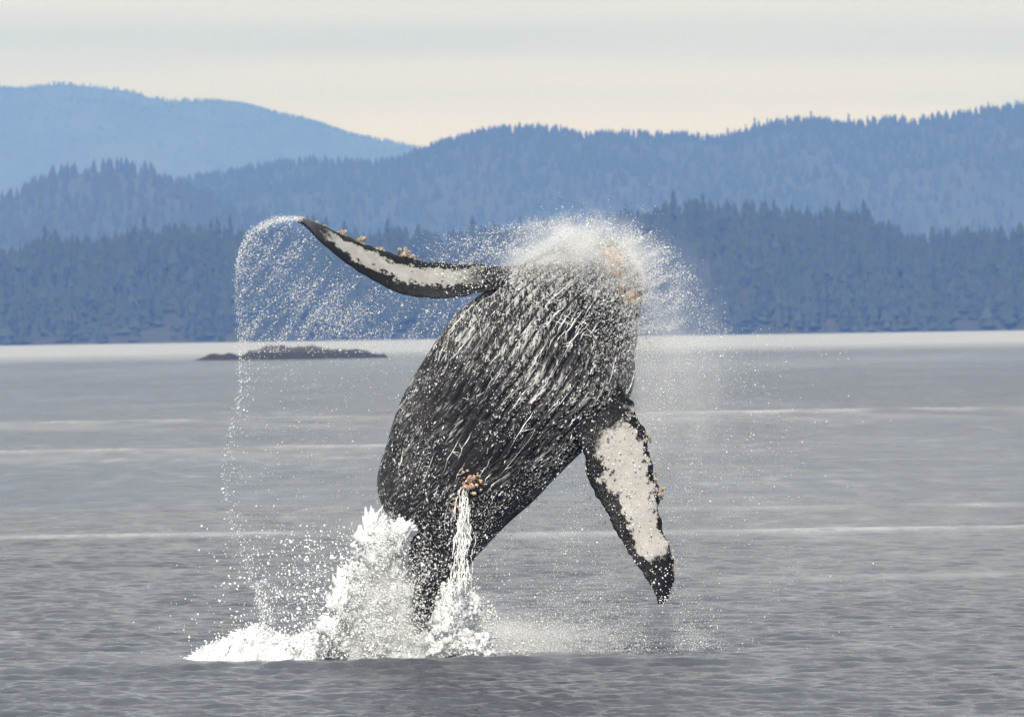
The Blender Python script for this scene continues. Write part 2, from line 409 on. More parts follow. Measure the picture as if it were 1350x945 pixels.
# ------------------------------------------------------------------ rock islet
def build_islet():
    prof = [(262, 473), (275, 467), (300, 465), (318, 468), (335, 461), (350, 456), (370, 454), (385, 457), (400, 456), (412, 454), (425, 458), (440, 460), (455, 461), (470, 459), (485, 461), (492, 466), (508, 467), (512, 472)]
    D = 1200.0; nx, ny = 150, 26
    xs = np.linspace(258, 514, nx); yt = np.interp(xs, [p[0] for p in prof], [p[1] for p in prof])
    top = at(xs, yt, np.full(nx, D)); base = at(xs, 473.5 - (xs - 380) * .0148, np.full(nx, D))
    Hh = np.clip(top[:, 2], 0.05, None) + .1
    d = np.linspace(-1, 1, ny)
    V = np.zeros((ny, nx, 3)); V[..., 0] = top[None, :, 0]
    wdt = (2 + 3.2 * Hh)[None, :]
    V[..., 1] = D + d[:, None] * wdt
    V[..., 2] = Hh[None, :] * (1 - np.abs(d[:, None]) ** 1.7) - .25
    n = nz(V.reshape(-1, 3), .55, 5, 3.3).reshape(ny, nx)
    V[..., 2] += n * .42 * (1 - np.abs(d[:, None]) ** 4); V[..., 1] += n * .7
    V[(0, -1), :, 2] = -.8
    mt, t, b = material('dark_rock')
    co = t.nodes.new('ShaderNodeTexCoord').outputs['Object']
    sepn = t.nodes.new('ShaderNodeSeparateXYZ'); t.links.new(co, sepn.inputs[0])
    f = noise_node(t, co, 1.1, 6, .7)
    dry = ramp(t, mathn(t, 'ADD', mathn(t, 'MULTIPLY', sepn.outputs[2], .35), mathn(t, 'MULTIPLY', f, .8)), [(.8, 0.), (1.35, 1.)])
    t.links.new(mix(t, dry, mix(t, f, (.008, .008, .009), (.03, .028, .026)), (.055, .048, .04)), b.inputs['Base Color'])
    b.inputs['Roughness'].default_value = .7
    t.links.new(bump(t, f, .9, .3), b.inputs['Normal'])
    me = mesh_np('rock_islet', V.reshape(-1, 3), quads=grid_quads(ny, nx), smooth=False)
    tag(obj('rock_islet', me, mt), 'low dark weedy rock islet lying in the pale water', 'rock')
build_islet()

# ------------------------------------------------------------------ the whale
DW = 100.0
PXM = F / DW
SEC = [  # left edge px, right edge px, depth offset of the axis (m), depth half-thickness / half-width
    ((478, 965), (528, 945), -.10, .95), ((496, 912), (546, 897), -.05, .95), ((514, 862), (564, 850), 0, .95), ((532, 808), (588, 797), .05, .95), ((545, 755), (621, 742), .1, .92),
    ((529, 706), (645, 714), .15, .9), ((504, 668), (680, 680), .2, .85), ((502, 627), (725, 637), .3, .8), ((514, 567), (773, 590), .4, .78),
    ((538, 507), (808, 558), .5, .76), ((572, 452), (828, 530), .6, .76), ((616, 402), (834, 497), .75, .76), ((660, 366), (836, 468), .9, .78), ((705, 338), (838, 443), 1.05, .78),
    ((752, 316), (840, 421), 1.2, .75), ((795, 315), (842, 402), 1.35, .72), ((824, 334), (842, 387), 1.45, .65), ((837, 355), (841, 372), 1.5, .6), ((840.2, 363.5), (840.6, 365), 1.52, .6)]
def catmull(A, n):
    A = np.asarray(A, float); k = len(A)
    u = np.linspace(0, k - 1 - 1e-9, n); i = np.floor(u).astype(int); f = (u - i)[:, None]
    g_ = lambda j: A[np.clip(j, 0, k - 1)]
    p0, p1, p2, p3 = g_(i - 1), g_(i), g_(i + 1), g_(i + 2)
    return .5 * (2 * p1 + (p2 - p0) * f + (2 * p0 - 5 * p1 + 4 * p2 - p3) * f ** 2 + (3 * p1 - p0 - 3 * p2 + p3) * f ** 3)
NR, NA = 250, 460
secs = catmull([(a[0], a[1], b_[0], b_[1], d, t_) for a, b_, d, t_ in SEC], NR)
Lp = at(secs[:, 0], secs[:, 1], DW + secs[:, 4]); Rp = at(secs[:, 2], secs[:, 3], DW + secs[:, 4])
Ce = (Lp + Rp) / 2; Hw = (Rp - Lp) / 2
hw = np.linalg.norm(Hw, axis=1)
# depth direction perpendicular to the axis
tanv = np.gradient(Ce, axis=0); tanv /= np.linalg.norm(tanv, axis=1)[:, None] + 1e-9
Dv = np.cross(Hw / hw[:, None], tanv); Dv = np.where((Dv[:, 1] > 0)[:, None], -Dv, Dv)
Dv /= np.linalg.norm(Dv, axis=1)[:, None]
th_front = np.linspace(0, math.pi, 380); th_back = np.linspace(math.pi, 2 * math.pi, NA - 380 + 2)[1:-1]
TH = np.concatenate([th_front, th_back])
vlen = np.concatenate([[0], np.cumsum(np.linalg.norm(np.diff(Ce, axis=0), axis=1))])
iW = int(np.argmin(np.abs(secs[:, 1] - 635)))          # navel ring
def body_point(i, th, lift=0.0):
    """surface of the trunk; i ring (float array), th angle (0 = right edge, pi = left edge, pi/2 = belly towards the boat)"""
    i = np.asarray(i, float); i0 = np.clip(np.floor(i).astype(int), 0, NR - 2); f = (i - i0)[..., None]
    lp = lambda A: A[i0] * (1 - f) + A[i0 + 1] * f
    ce, h_, dv = lp(Ce), lp(Hw), lp(Dv); hwv = (hw[i0] * (1 - f[..., 0]) + hw[i0 + 1] * f[..., 0]); tk = secs[i0, 5] * (1 - f[..., 0]) + secs[i0 + 1, 5] * f[..., 0]
    vl = vlen[i0] * (1 - f[..., 0]) + vlen[i0 + 1] * f[..., 0]
    cs, sn = np.cos(th), np.sin(th)
    P = ce + h_ * cs[..., None] + dv * (hwv * tk * sn)[..., None]
    nrm = (h_ / hwv[..., None]) * (cs * tk)[..., None] + dv * sn[..., None]
    nrm /= np.linalg.norm(nrm, axis=-1)[..., None] + 1e-9
    # throat pleats: rounded ridges with narrow grooves from the chin to the navel
    kp = 27; wv = .30 * np.sin(vl * .8 + th * 2) + .22 * np.sin(vl * 1.9 + th * 5.0) + .10 * np.sin(vl * 4.3 - th * 7)
    ph = (th * kp * 2 / math.pi * 1.0 + wv)
    ridge_ = np.abs(np.sin(ph * math.pi / 2 * 1.0))
    fr = np.clip((vl - vlen[iW] + .1) / 1.3, 0, 1) * np.clip(sn / .12, 0, 1) * np.clip((vlen[-1] - vl) / .8, .25, 1)
    groove = -(1 - ridge_ ** .6) * .08 * fr
    lump = .035 * np.sin(vl * 2.2 + th * 1.7) * np.sin(th * 3.1 + vl) + .02 * np.sin(vl * 5.1 - th * 4)
    lump = lump * np.clip(hwv / .8, 0, 1)
    return P + nrm * (groove + lump + lift)[..., None], nrm, ridge_, fr

I, T_ = np.meshgrid(np.arange(NR), TH, indexing='ij')
Vb, _, rid, frm = body_point(I, T_)
dist_along = np.broadcast_to(vlen[:, None], I.shape)
bodyV = Vb.reshape(-1, 3); bodyQ = grid_quads(NR, NA, True)
UVb = np.stack([(T_ * hw[:, None].clip(.3)) , dist_along], -1).reshape(-1, 2)
groove_b = ((1 - rid) * frm).reshape(-1)
# the left flank and the throat carry more running water than the tail end
ymid = (secs[:, 1] + secs[:, 3]) / 2
WET = (np.exp(-((ymid - 465) / 85) ** 2)[:, None] * np.clip(.45 + .3 * T_, 0, 1.15) - .25 * (ymid > 640)[:, None]).reshape(-1)

def fin(lead, trail, y_lead, y_trail, thick, seed, n=110, mch=30):
    """paddle-shaped flipper lofted from root to tip between its leading and trailing edge"""
    le = catmull([(*p, y) for p, y in zip(lead, y_lead)], n); te = catmull([(*p, y) for p, y in zip(trail, y_trail)], n)
    A = at(le[:, 0], le[:, 1], DW + le[:, 2]); B = at(te[:, 0], te[:, 1], DW + te[:, 2])
    ch = B - A; cl = np.linalg.norm(ch, axis=1)
    sv = np.gradient((A + B) / 2, axis=0); nrm = np.cross(ch, sv); nrm /= np.linalg.norm(nrm, axis=1)[:, None] + 1e-9
    nrm = np.where((nrm[:, 1] > 0)[:, None], -nrm, nrm)
    g = np.random.default_rng(seed)
    # knobs on the leading edge and a scalloped trailing edge
    s = np.linspace(0, 1, n)
    knob = np.zeros(n)
    for c_ in np.linspace(.12, .97, 11) + g.normal(0, .012, 11): knob += g.uniform(.5, 1.2) * np.exp(-((s - c_) / .016) ** 2)
    scal = .35 * np.sin(s * 60 + 2 * np.sin(s * 17)) + .3 * np.sin(s * 131)
    a = np.linspace(0, 2 * math.pi, mch, endpoint=False)
    u = .5 - .5 * np.cos(a)                                     # 0 leading edge, 1 trailing
    prof = np.sin(a) * (1 - .55 * u) * 1.15
    V = A[:, None] + ch[:, None] * u[None, :, None] + nrm[:, None] * (prof[None, :] * (thick * cl.clip(.08) * .5)[:, None])[..., None]
    V = V - ch[:, None] / cl[:, None, None].clip(.02) * (knob[:, None] * .05 * np.clip(1 - u / .28, 0, 1)[None, :])[..., None]
    V = V + ch[:, None] / cl[:, None, None].clip(.02) * (scal[:, None] * .022 * np.clip((u - .8) / .2, 0, 1)[None, :])[..., None]
    front = (prof > -1e-6).astype(float)
    U = np.broadcast_to(u[None], (n, mch)); SS = np.broadcast_to(s[:, None], (n, mch)); FR = np.broadcast_to(front[None], (n, mch))
    Vv = np.concatenate([V.reshape(-1, 3), ((A + B) / 2)[-1:]]); Q = grid_quads(n, mch, True)
    tip = n * mch; T = [((n - 1) * mch + j, (n - 1) * mch + (j + 1) % mch, tip) for j in range(mch)]
    ap = lambda X, e: np.concatenate([X.reshape(-1), [e]])
    return Vv, Q, np.array(T), ap(U, .5), ap(SS, 1), ap(FR, 0), A, B

LFIN = fin([(760, 372), (720, 357), (700, 354), (660, 352), (620, 350), (580, 348), (540, 342), (515, 335), (490, 327), (465, 317), (440, 305), (415, 294), (400, 290), (393, 289.5)],
           [(755, 415), (720, 385), (695, 379), (660, 380), (630, 386), (600, 392), (563, 393), (530, 387), (500, 374), (470, 356), (445, 338), (420, 316), (404, 298), (394, 291.5)],
           np.linspace(.95, .2, 14), np.linspace(.35, -.25, 14), .22, 5)
RFIN = fin([(795, 480), (822, 515), (838, 545), (850, 575), (857, 600), (862, 628), (868, 648), (867, 668), (873, 698), (882, 720), (888, 748), (886, 772), (876, 795)],
           [(745, 560), (762, 582), (770, 600), (774, 625), (784, 650), (796, 668), (805, 686), (815, 705), (827, 725), (838, 742), (852, 762), (862, 780), (868, 796)],
           np.linspace(.1, -.7, 13), np.linspace(-.2, -.9, 13), .2, 6)

def whale_material():
    mt, t, b = material('wet_whale_skin')
    uv = t.nodes.new('ShaderNodeUVMap'); uv.uv_map = 'uv'; uvv = uv.outputs[0]
    co = t.nodes.new('ShaderNodeTexCoord').outputs['Object']
    isfin = get_attr(t, 'is_fin').outputs['Fac']; isr = get_attr(t, 'is_right').outputs['Fac']
    chord = get_attr(t, 'chord').outputs['Fac']; span = get_attr(t, 'span').outputs['Fac']; front = get_attr(t, 'front').outputs['Fac']
    groove = get_attr(t, 'groove').outputs['Fac']
    # trunk: charcoal with paler scarring, thin white water films running along the pleats
    f1 = noise_node(t, co, 1.6, 5, .65); f2 = noise_node(t, mapping(t, uvv, (7, 1.6, 1)), 2.0, 4, .6, .4)
    skin = mix(t, ramp(t, mathn(t, 'MULTIPLY', mathn(t, 'ADD', f1, f2), .5), [(.36, 0.), (.66, 1.)]), (.006, .0055, .0065), (.034, .031, .034))
    def veins(sc, det, wd, seed):
        n_ = noise_node(t, mapping(t, uvv, sc, (seed, seed * .7, seed)), 1.0, det, .5, 1.4)
        return ramp(t, mathn(t, 'ABSOLUTE', mathn(t, 'SUBTRACT', n_, .5)), [(wd * .35, 1.), (wd, 0.)])
    big = mathn(t, 'MULTIPLY', mathn(t, 'SUBTRACT', noise_node(t, co, .9, 3, .5), .5), .38)
    wet = mathn(t, 'MULTIPLY', get_attr(t, 'wet').outputs['Fac'], .085)
    def blots(sc, det, seed, thr, dist=1.2):
        n_ = noise_node(t, mapping(t, uvv, sc, (seed, -seed, 0)), 1.0, det, .66, dist)
        return ramp(t, mathn(t, 'ADD', mathn(t, 'ADD', n_, big), wet), [(thr, 0.), (thr + .035, 1.)])
    film = mathn(t, 'MAXIMUM', blots((17, 3.6, 1), 6, 1.3, .605), mathn(t, 'MULTIPLY', blots((34, 9, 1), 5, 6.1, .615, .6), .85))
    film = mathn(t, 'MAXIMUM', film, mathn(t, 'MULTIPLY', veins((6.5, 1.7, 1), 4, .014, 1.3), ramp(t, mathn(t, 'ADD', big, .5), [(.45, 0.), (.55, .8)])))
    film = mathn(t, 'MULTIPLY', film, mathn(t, 'SUBTRACT', 1.0, ramp(t, groove, [(.35, 0.), (.7, .9)])))
    film = mathn(t, 'MULTIPLY', film, mathn(t, 'SUBTRACT', 1.0, isfin))
    film = mathn(t, 'MULTIPLY', film, .9)
    body = mix(t, film, skin, (.50, .495, .49))
    # flippers: white underside with black mottled borders
    n3 = noise_node(t, co, 3.2, 6, .7); n4 = noise_node(t, co, 11, 4, .7)
    wob = mathn(t, 'ADD', mathn(t, 'MULTIPLY', mathn(t, 'SUBTRACT', n3, .5), .8), mathn(t, 'MULTIPLY', mathn(t, 'SUBTRACT', n4, .5), .45))
    cj = mathn(t, 'ADD', chord, wob); sj = mathn(t, 'ADD', span, mathn(t, 'MULTIPLY', wob, .25))
    def band(v, a, bb, c_, d): return mathn(t, 'MULTIPLY', ramp(t, v, [(a, 0.), (bb, 1.)]), ramp(t, v, [(c_, 1.), (d, 0.)]))
    left = mathn(t, 'MULTIPLY', band(cj, .24, .28, .70, .75), band(sj, .27, .36, .79, .83))
    right = mathn(t, 'MULTIPLY', band(cj, .06, .10, .74, .79), band(sj, .14, .18, .75, .78))
    msk = mathn(t, 'MULTIPLY', mathn(t, 'ADD', mathn(t, 'MULTIPLY', left, mathn(t, 'SUBTRACT', 1., isr)), mathn(t, 'MULTIPLY', right, isr)), front)
    spots = ramp(t, noise_node(t, co, 6.5, 3, .5), [(.66, 1.), (.70, 0.15)])
    msk = mathn(t, 'MULTIPLY', msk, spots)
    white = mix(t, noise_node(t, co, 4, 5, .6), (.27, .255, .24), (.52, .495, .47))
    shaded_white = mix(t, noise_node(t, co, 5, 5, .65), (.15, .145, .14), (.42, .41, .39))  # shade on the raised flipper, painted as a darker white
    finc = mix(t, msk, (.006, .0055, .006), mix(t, isr, shaded_white, white))
    t.links.new(mix(t, isfin, body, finc), b.inputs['Base Color'])
    t.links.new(mathn(t, 'ADD', .24, mathn(t, 'MULTIPLY', film, .3)), b.inputs['Roughness'])
    b.inputs['IOR'].default_value = 1.36; b.inputs['Specular IOR Level'].default_value = .28
    hh = mathn(t, 'ADD', mathn(t, 'MULTIPLY', film, .02), mathn(t, 'MULTIPLY', noise_node(t, mapping(t, uvv, (3, 1, 1)), 9, 4, .7), .012))
    hh = mathn(t, 'ADD', hh, mathn(t, 'MULTIPLY', noise_node(t, co, 14, 3, .7), .008))
    t.links.new(bump(t, hh, 1.0, 1.0), b.inputs['Normal'])
    return mt
M_whale = whale_material()

def build_whale():
    nb = len(bodyV); V = [bodyV]; Q = [bodyQ]; T = []
    cap0 = len(bodyV)
    uvs = [UVb]; fl = lambda n, v: np.full(n, v, float)
    isf = [fl(nb, 0)]; isr = [fl(nb, 0)]; chd = [fl(nb, 0)]; spn = [fl(nb, 0)]; frt = [fl(nb, 0)]; grv = [groove_b]; wet = [WET]
    off = nb
    for k, fn in enumerate((LFIN, RFIN)):
        v, q, t_, u, s, fr = fn[:6]
        V.append(v); Q.append(q + off); T.append(t_ + off); n = len(v)
        uvs.append(np.stack([u, s * 4], -1)); isf.append(fl(n, 1)); isr.append(fl(n, k)); chd.append(u); spn.append(s); frt.append(fr); grv.append(fl(n, 0)); wet.append(fl(n, 0)); off += n
    V = np.concatenate(V); Q = np.concatenate(Q); T = np.concatenate(T)
    base = np.array([Ce[0][0], Ce[0][1], 0.0])
    me = mesh_np('body', V - base, tris=T, quads=Q)
    for nm, a in (('is_fin', isf), ('is_right', isr), ('chord', chd), ('span', spn), ('front', frt), ('groove', grv), ('wet', wet)): attr(me, nm, np.concatenate(a))
    uvl = me.uv_layers.new(name='uv'); li = np.empty(len(me.loops), np.int32); me.loops.foreach_get('vertex_index', li)
    uvl.data.foreach_set('uv', np.concatenate(uvs)[li].astype(np.float32).ravel())
    root = bpy.data.objects.new('humpback_whale', None); col.objects.link(root); root.location = base
    tag(root, 'breaching humpback whale with pleated belly and white-patched flippers spread', 'whale')
    obj('body', me, M_whale, root)
    return root, base
whale, wbase = build_whale()

# barnacle clusters
def barnacle_material():
    mt, t, b = material('barnacle_shell')
    geo = t.nodes.new('ShaderNodeNewGeometry')
    n = noise_node(t, t.nodes.new('ShaderNodeTexCoord').outputs['Object'], 30, 3)
    a = mix(t, geo.outputs['Random Per Island'], (.36, .28, .19), (.72, .64, .50))
    t.links.new(mix(t, mathn(t, 'MULTIPLY', n, .5), a, (.12, .09, .07)), b.inputs['Base Color']); b.inputs['Roughness'].default_value = .8
    return mt
def skin_barnacle_material():
    mt, t, b = material('pink_barnacle_shell')
    geo = t.nodes.new('ShaderNodeNewGeometry')
    t.links.new(mix(t, geo.outputs['Random Per Island'], (.50, .31, .20), (.76, .58, .45)), b.inputs['Base Color']); b.inputs['Roughness'].default_value = .7
    return mt
M_barn = barnacle_material(); M_pink = skin_barnacle_material()
def barnacles(px, py, dep, rx, ry, n, size, seed, mat=None, tilt=0.0):
    g = np.random.default_rng(seed); Vs = []; Ts = []; off = 0; seg = 7
    c0 = at(px, py, DW + dep)
    for _ in range(n):
        q = g.normal(0, .5, 2).clip(-1.1, 1.1)
        ox, oz = q[0] * rx / PXM, -q[1] * ry / PXM
        ox, oz = ox * math.cos(tilt) - oz * math.sin(tilt), ox * math.sin(tilt) + oz * math.cos(tilt)
        c_ = np.array([ox, g.uniform(-.06, .06), oz])
        ax = np.array([ox * 3 + g.normal(0, .3), -1 + g.normal(0, .3), oz * 3 + .5 + g.normal(0, .3)]); ax /= np.linalg.norm(ax)
        e1 = np.cross(ax, [0, 0, 1.]); e1 /= np.linalg.norm(e1) + 1e-6; e2 = np.cross(ax, e1)
        s = size * .72 * g.uniform(.55, 1.25)
        for z, r in ((-.6, 1.0), (.45, .72), (.8, .42), (.35, .25)):
            for k in range(seg):
                a = 2 * math.pi * k / seg; rr = r * g.uniform(.85, 1.15) * s
                Vs.append(c_ + ax * z * s + (e1 * math.cos(a) + e2 * math.sin(a)) * rr)
        Ts.append(grid_quads(4, seg, True, off)); off += 4 * seg
    me = mesh_np('barnacle_cluster', np.array(Vs), quads=np.concatenate(Ts), smooth=False)
    o = obj('barnacle_cluster', me, mat or M_barn, whale); o.location = c0 - wbase; o['kind'] = 'stuff'
bp = bodyV - CP; bpx = PW / 2 + F * (bp @ RC) / (bp @ FW); bpy_ = PH / 2 - F * (bp @ UC) / (bp @ FW)
def front_depth(px, py):
    k = np.argsort((bpx - px) ** 2 + (bpy_ - py) ** 2)[:60]; return bodyV[k, 1].min() - DW
def near_fin(fn, px, py):
    A = fn[6]; s = np.argmin(np.linalg.norm((A - at(px, py, DW))[:, (0, 2)], axis=1)); return A[s][1] - DW
for k, (x, y, rx, ry, n, sz) in enumerate(((405, 292, 12, 4, 12, .035), (425, 298, 12, 4, 12, .035), (448, 307, 9, 6, 12, .05), (477, 319, 9, 6, 12, .05), (505, 330, 9, 4, 7, .035), (533, 336, 11, 8, 18, .055), (545, 340, 18, 5, 10, .045), (622, 351, 12, 5, 12, .05), (590, 349, 16, 3, 8, .03))):
    barnacles(x, y, near_fin(LFIN, x, y), rx, ry, n, sz, 600 + k, None, -.25)
for k, (x, y, rx, ry, n, sz) in enumerate(((854, 577, 6, 8, 9, .04), (870, 648, 6, 10, 14, .045), (876, 705, 4, 12, 9, .03), (887, 745, 4, 18, 14, .03), (866, 630, 4, 9, 8, .035))):
    barnacles(x, y, near_fin(RFIN, x, y), rx, ry, n, sz, 640 + k)
for k, (x, y, rx, ry, n, sz) in enumerate(((808, 346, 12, 15, 50, .055), (831, 391, 16, 8, 40, .05), (820, 372, 6, 16, 16, .04), (622, 635, 11, 14, 44, .038), (600, 665, 5, 14, 9, .035))):
    barnacles(x, y, front_depth(x, y) - (.14 if x > 700 else .03), rx, ry, n, sz, 661 + k, M_pink)

# ------------------------------------------------------------------ water running off the whale: rivulets, beads
def tube_strands(name, strands, label, mat=M_spray):
    """strands: list of (points Nx3, side radius N); thin five-sided ropes of water"""
    Vs = []; Qs = []; off = 0; seg = 5; a = np.arange(seg) * 2 * math.pi / seg
    for P, r in strands:
        n = len(P); tg = np.gradient(P, axis=0); tg /= np.linalg.norm(tg, axis=1)[:, None] + 1e-9
        e1 = np.cross(tg, [0, 1., 0]); e1 /= np.linalg.norm(e1, axis=1)[:, None] + 1e-9; e2 = np.cross(tg, e1)
        V = P[:, None] + (e1[:, None] * np.cos(a)[None, :, None] + e2[:, None] * np.sin(a)[None, :, None]) * r[:, None, None]
        Vs.append(V.reshape(-1, 3)); Qs.append(grid_quads(n, seg, True, off)); off += n * seg
    me = mesh_np(name, np.concatenate(Vs), quads=np.concatenate(Qs))
    return tag(obj(name, me, mat), label, 'water', kind='stuff')

def rivulets():
    g = np.random.default_rng(90); out_ = []
    i_lo, i_hi = np.searchsorted(-secs[:, 1], -720), NR - 90
    tries = 0
    while len(out_) < 130 and tries < 14000:
        tries += 1
        i0 = g.uniform(i_lo, i_hi); th = math.acos(g.uniform(-.985, .985))
        # water films are thickest on the flank and the upper throat
        px_l = secs[int(i0)]; y_ = (px_l[1] + px_l[3]) / 2
        dens = .22 + .78 * math.exp(-((y_ - 470) / 90) ** 2) * min(1.0, .45 + .35 * th)
        q_ = body_point(np.array([i0]), np.array([th]))[0]
        if g.random() > dens * np.clip(.6 + .5 * fsin(q_, 3.2, 7, 74)[0], .05, 1): continue
        ln = g.uniform(2.5, 11) * (1 if g.random() < .8 else 1.8); n = 9
        ii = np.clip(np.linspace(i0, i0 + ln, n), 0, NR - 3)
        th = (round(th * 27 / math.pi - .5) + .5) * math.pi / 27 + g.normal(0, .022); tt = th + np.cumsum(g.normal(0, .0075, n))
        P, nr, _, _ = body_point(ii, np.clip(tt, .03, 3.11), .008)
        r = g.uniform(.003, .0072) * (np.sin(np.linspace(.05, 3.09, n)) ** .9) * g.uniform(.3, 1.7, n)
        out_.append((P, r))
        if g.random() < .55:                              # a side branch
            k = g.integers(2, 6); n2 = 5
            ii2 = np.clip(ii[k] + np.linspace(0, g.uniform(-2, 2), n2), 0, NR - 3); t2 = np.clip(tt[k] + np.linspace(0, g.choice([-1, 1]) * g.uniform(.04, .12), n2), .03, 3.11)
            P2 = body_point(ii2, t2, .008)[0]; out_.append((P2, np.linspace(.006, .002, n2)))
    tube_strands('water_rivulets', out_, 'thin white rivulets streaming over the pleated belly of the whale')
rivulets()

# beads: tiny droplets, all in one mesh per cloud
OCT_V = np.array([(1, 0, 0), (-1, 0, 0), (0, 1, 0), (0, -1, 0), (0, 0, 1), (0, 0, -1)], float)
OCT_T = np.array([(0, 2, 4), (2, 1, 4), (1, 3, 4), (3, 0, 4), (2, 0, 5), (1, 2, 5), (3, 1, 5), (0, 3, 5)])
TET_V = np.array([(1, 1, 1), (1, -1, -1), (-1, 1, -1), (-1, -1, 1)], float) / 1.3
TET_T = np.array([(0, 1, 2), (0, 3, 1), (0, 2, 3), (1, 3, 2)])
def drops(name, P, r, ang, stretch, label, mat=M_spray, tet=False, seed=0):
    """droplets at P of radius r, drawn out along the picture-plane angle ang"""
    g = np.random.default_rng(seed + 1000)
    BV, BT = (TET_V, TET_T) if tet else (OCT_V, OCT_T)
    n = len(P); r = np.broadcast_to(r, n); ang = np.broadcast_to(ang, n); stretch = np.broadcast_to(stretch, n)
    d = np.stack([np.cos(ang), g.normal(0, .2, n), np.sin(ang)], -1); d /= np.linalg.norm(d, axis=1)[:, None]
    rv = g.normal(size=(n, 3)); e1 = np.cross(d, rv); e1 /= np.linalg.norm(e1, axis=1)[:, None] + 1e-9; e2 = np.cross(d, e1)
    V = P[:, None] + (BV[None, :, :1] * (d * stretch[:, None])[:, None] + BV[None, :, 1:2] * e1[:, None] + BV[None, :, 2:] * e2[:, None]) * r[:, None, None]
    T = (BT[None] + (np.arange(n) * len(BV))[:, None, None]).reshape(-1, 3)
    me = mesh_np(name, V.reshape(-1, 3), tris=T)
    return tag(obj(name, me, mat), label, 'spray', kind='stuff')

def skin_beads():
    g = np.random.default_rng(91); n = 27000
    ii = g.uniform(np.searchsorted(-secs[:, 1], -770), NR - 6, n); th = np.arccos(g.uniform(-.99, .99, n))
    P, nr, rd, _ = body_point(ii, th, .0)
    keep = g.random(n) < (.25 + .75 * rd) * np.clip(.6 + .5 * fsin(P, 5, 8, 71), .05, 1)
    ii, th, P, nr = ii[keep], th[keep], P[keep], nr[keep]; n = len(ii)
    tg = body_point(ii + .8, th)[0] - P; an = np.arctan2(tg[:, 2], tg[:, 0])
    P = P + nr * (g.exponential(.03, n))[:, None]
    r = .0022 + g.gamma(1.0, .0023, n); r = np.minimum(r, .015)
    drops('skin_droplets', P, r, an + g.normal(0, .3, n), g.uniform(1.2, 3.6, n), 'bright beads of water all over the dark whale', seed=1)
    P = []; 
    for fn, cnt in ((LFIN, 260), (RFIN, 300)):
        s = g.integers(0, len(fn[6]) if fn is RFIN else 45, cnt); u = g.random(cnt)
        P.append(fn[6][s] * (1 - u)[:, None] + fn[7][s] * u[:, None] + np.stack([g.normal(0, .03, cnt), -g.uniform(.1, .25, cnt), g.normal(0, .03, cnt)], -1))
    P = np.concatenate(P); r = .004 + g.gamma(1.5, .0032, len(P))
    drops('flipper_droplets', P, np.minimum(r, .02), np.radians(-60) + g.normal(0, .5, len(P)), 1.6, 'fine droplets dripping from the spread flippers', seed=2)
skin_beads()

# ------------------------------------------------------------------ spray in the air
def clump(x, y, k, seed, gain=1.0):
    return np.clip(.5 + gain * .5 * fsin(np.stack([x, y], -1), k, 9, seed), 0, 1.4)
def streak_clump(x, y, a, k, seed, gain=1.0):
    """clumping drawn out along the angle a of the picture"""
    u = x * math.cos(a) - y * math.sin(a); v = x * math.sin(a) + y * math.cos(a)
    return np.clip(.5 + gain * .5 * fsin(np.stack([u * .28, v], -1), k, 10, seed), 0, 1.4)
def depth(n, mean, sd, g): return DW + mean + g.normal(0, sd, n)

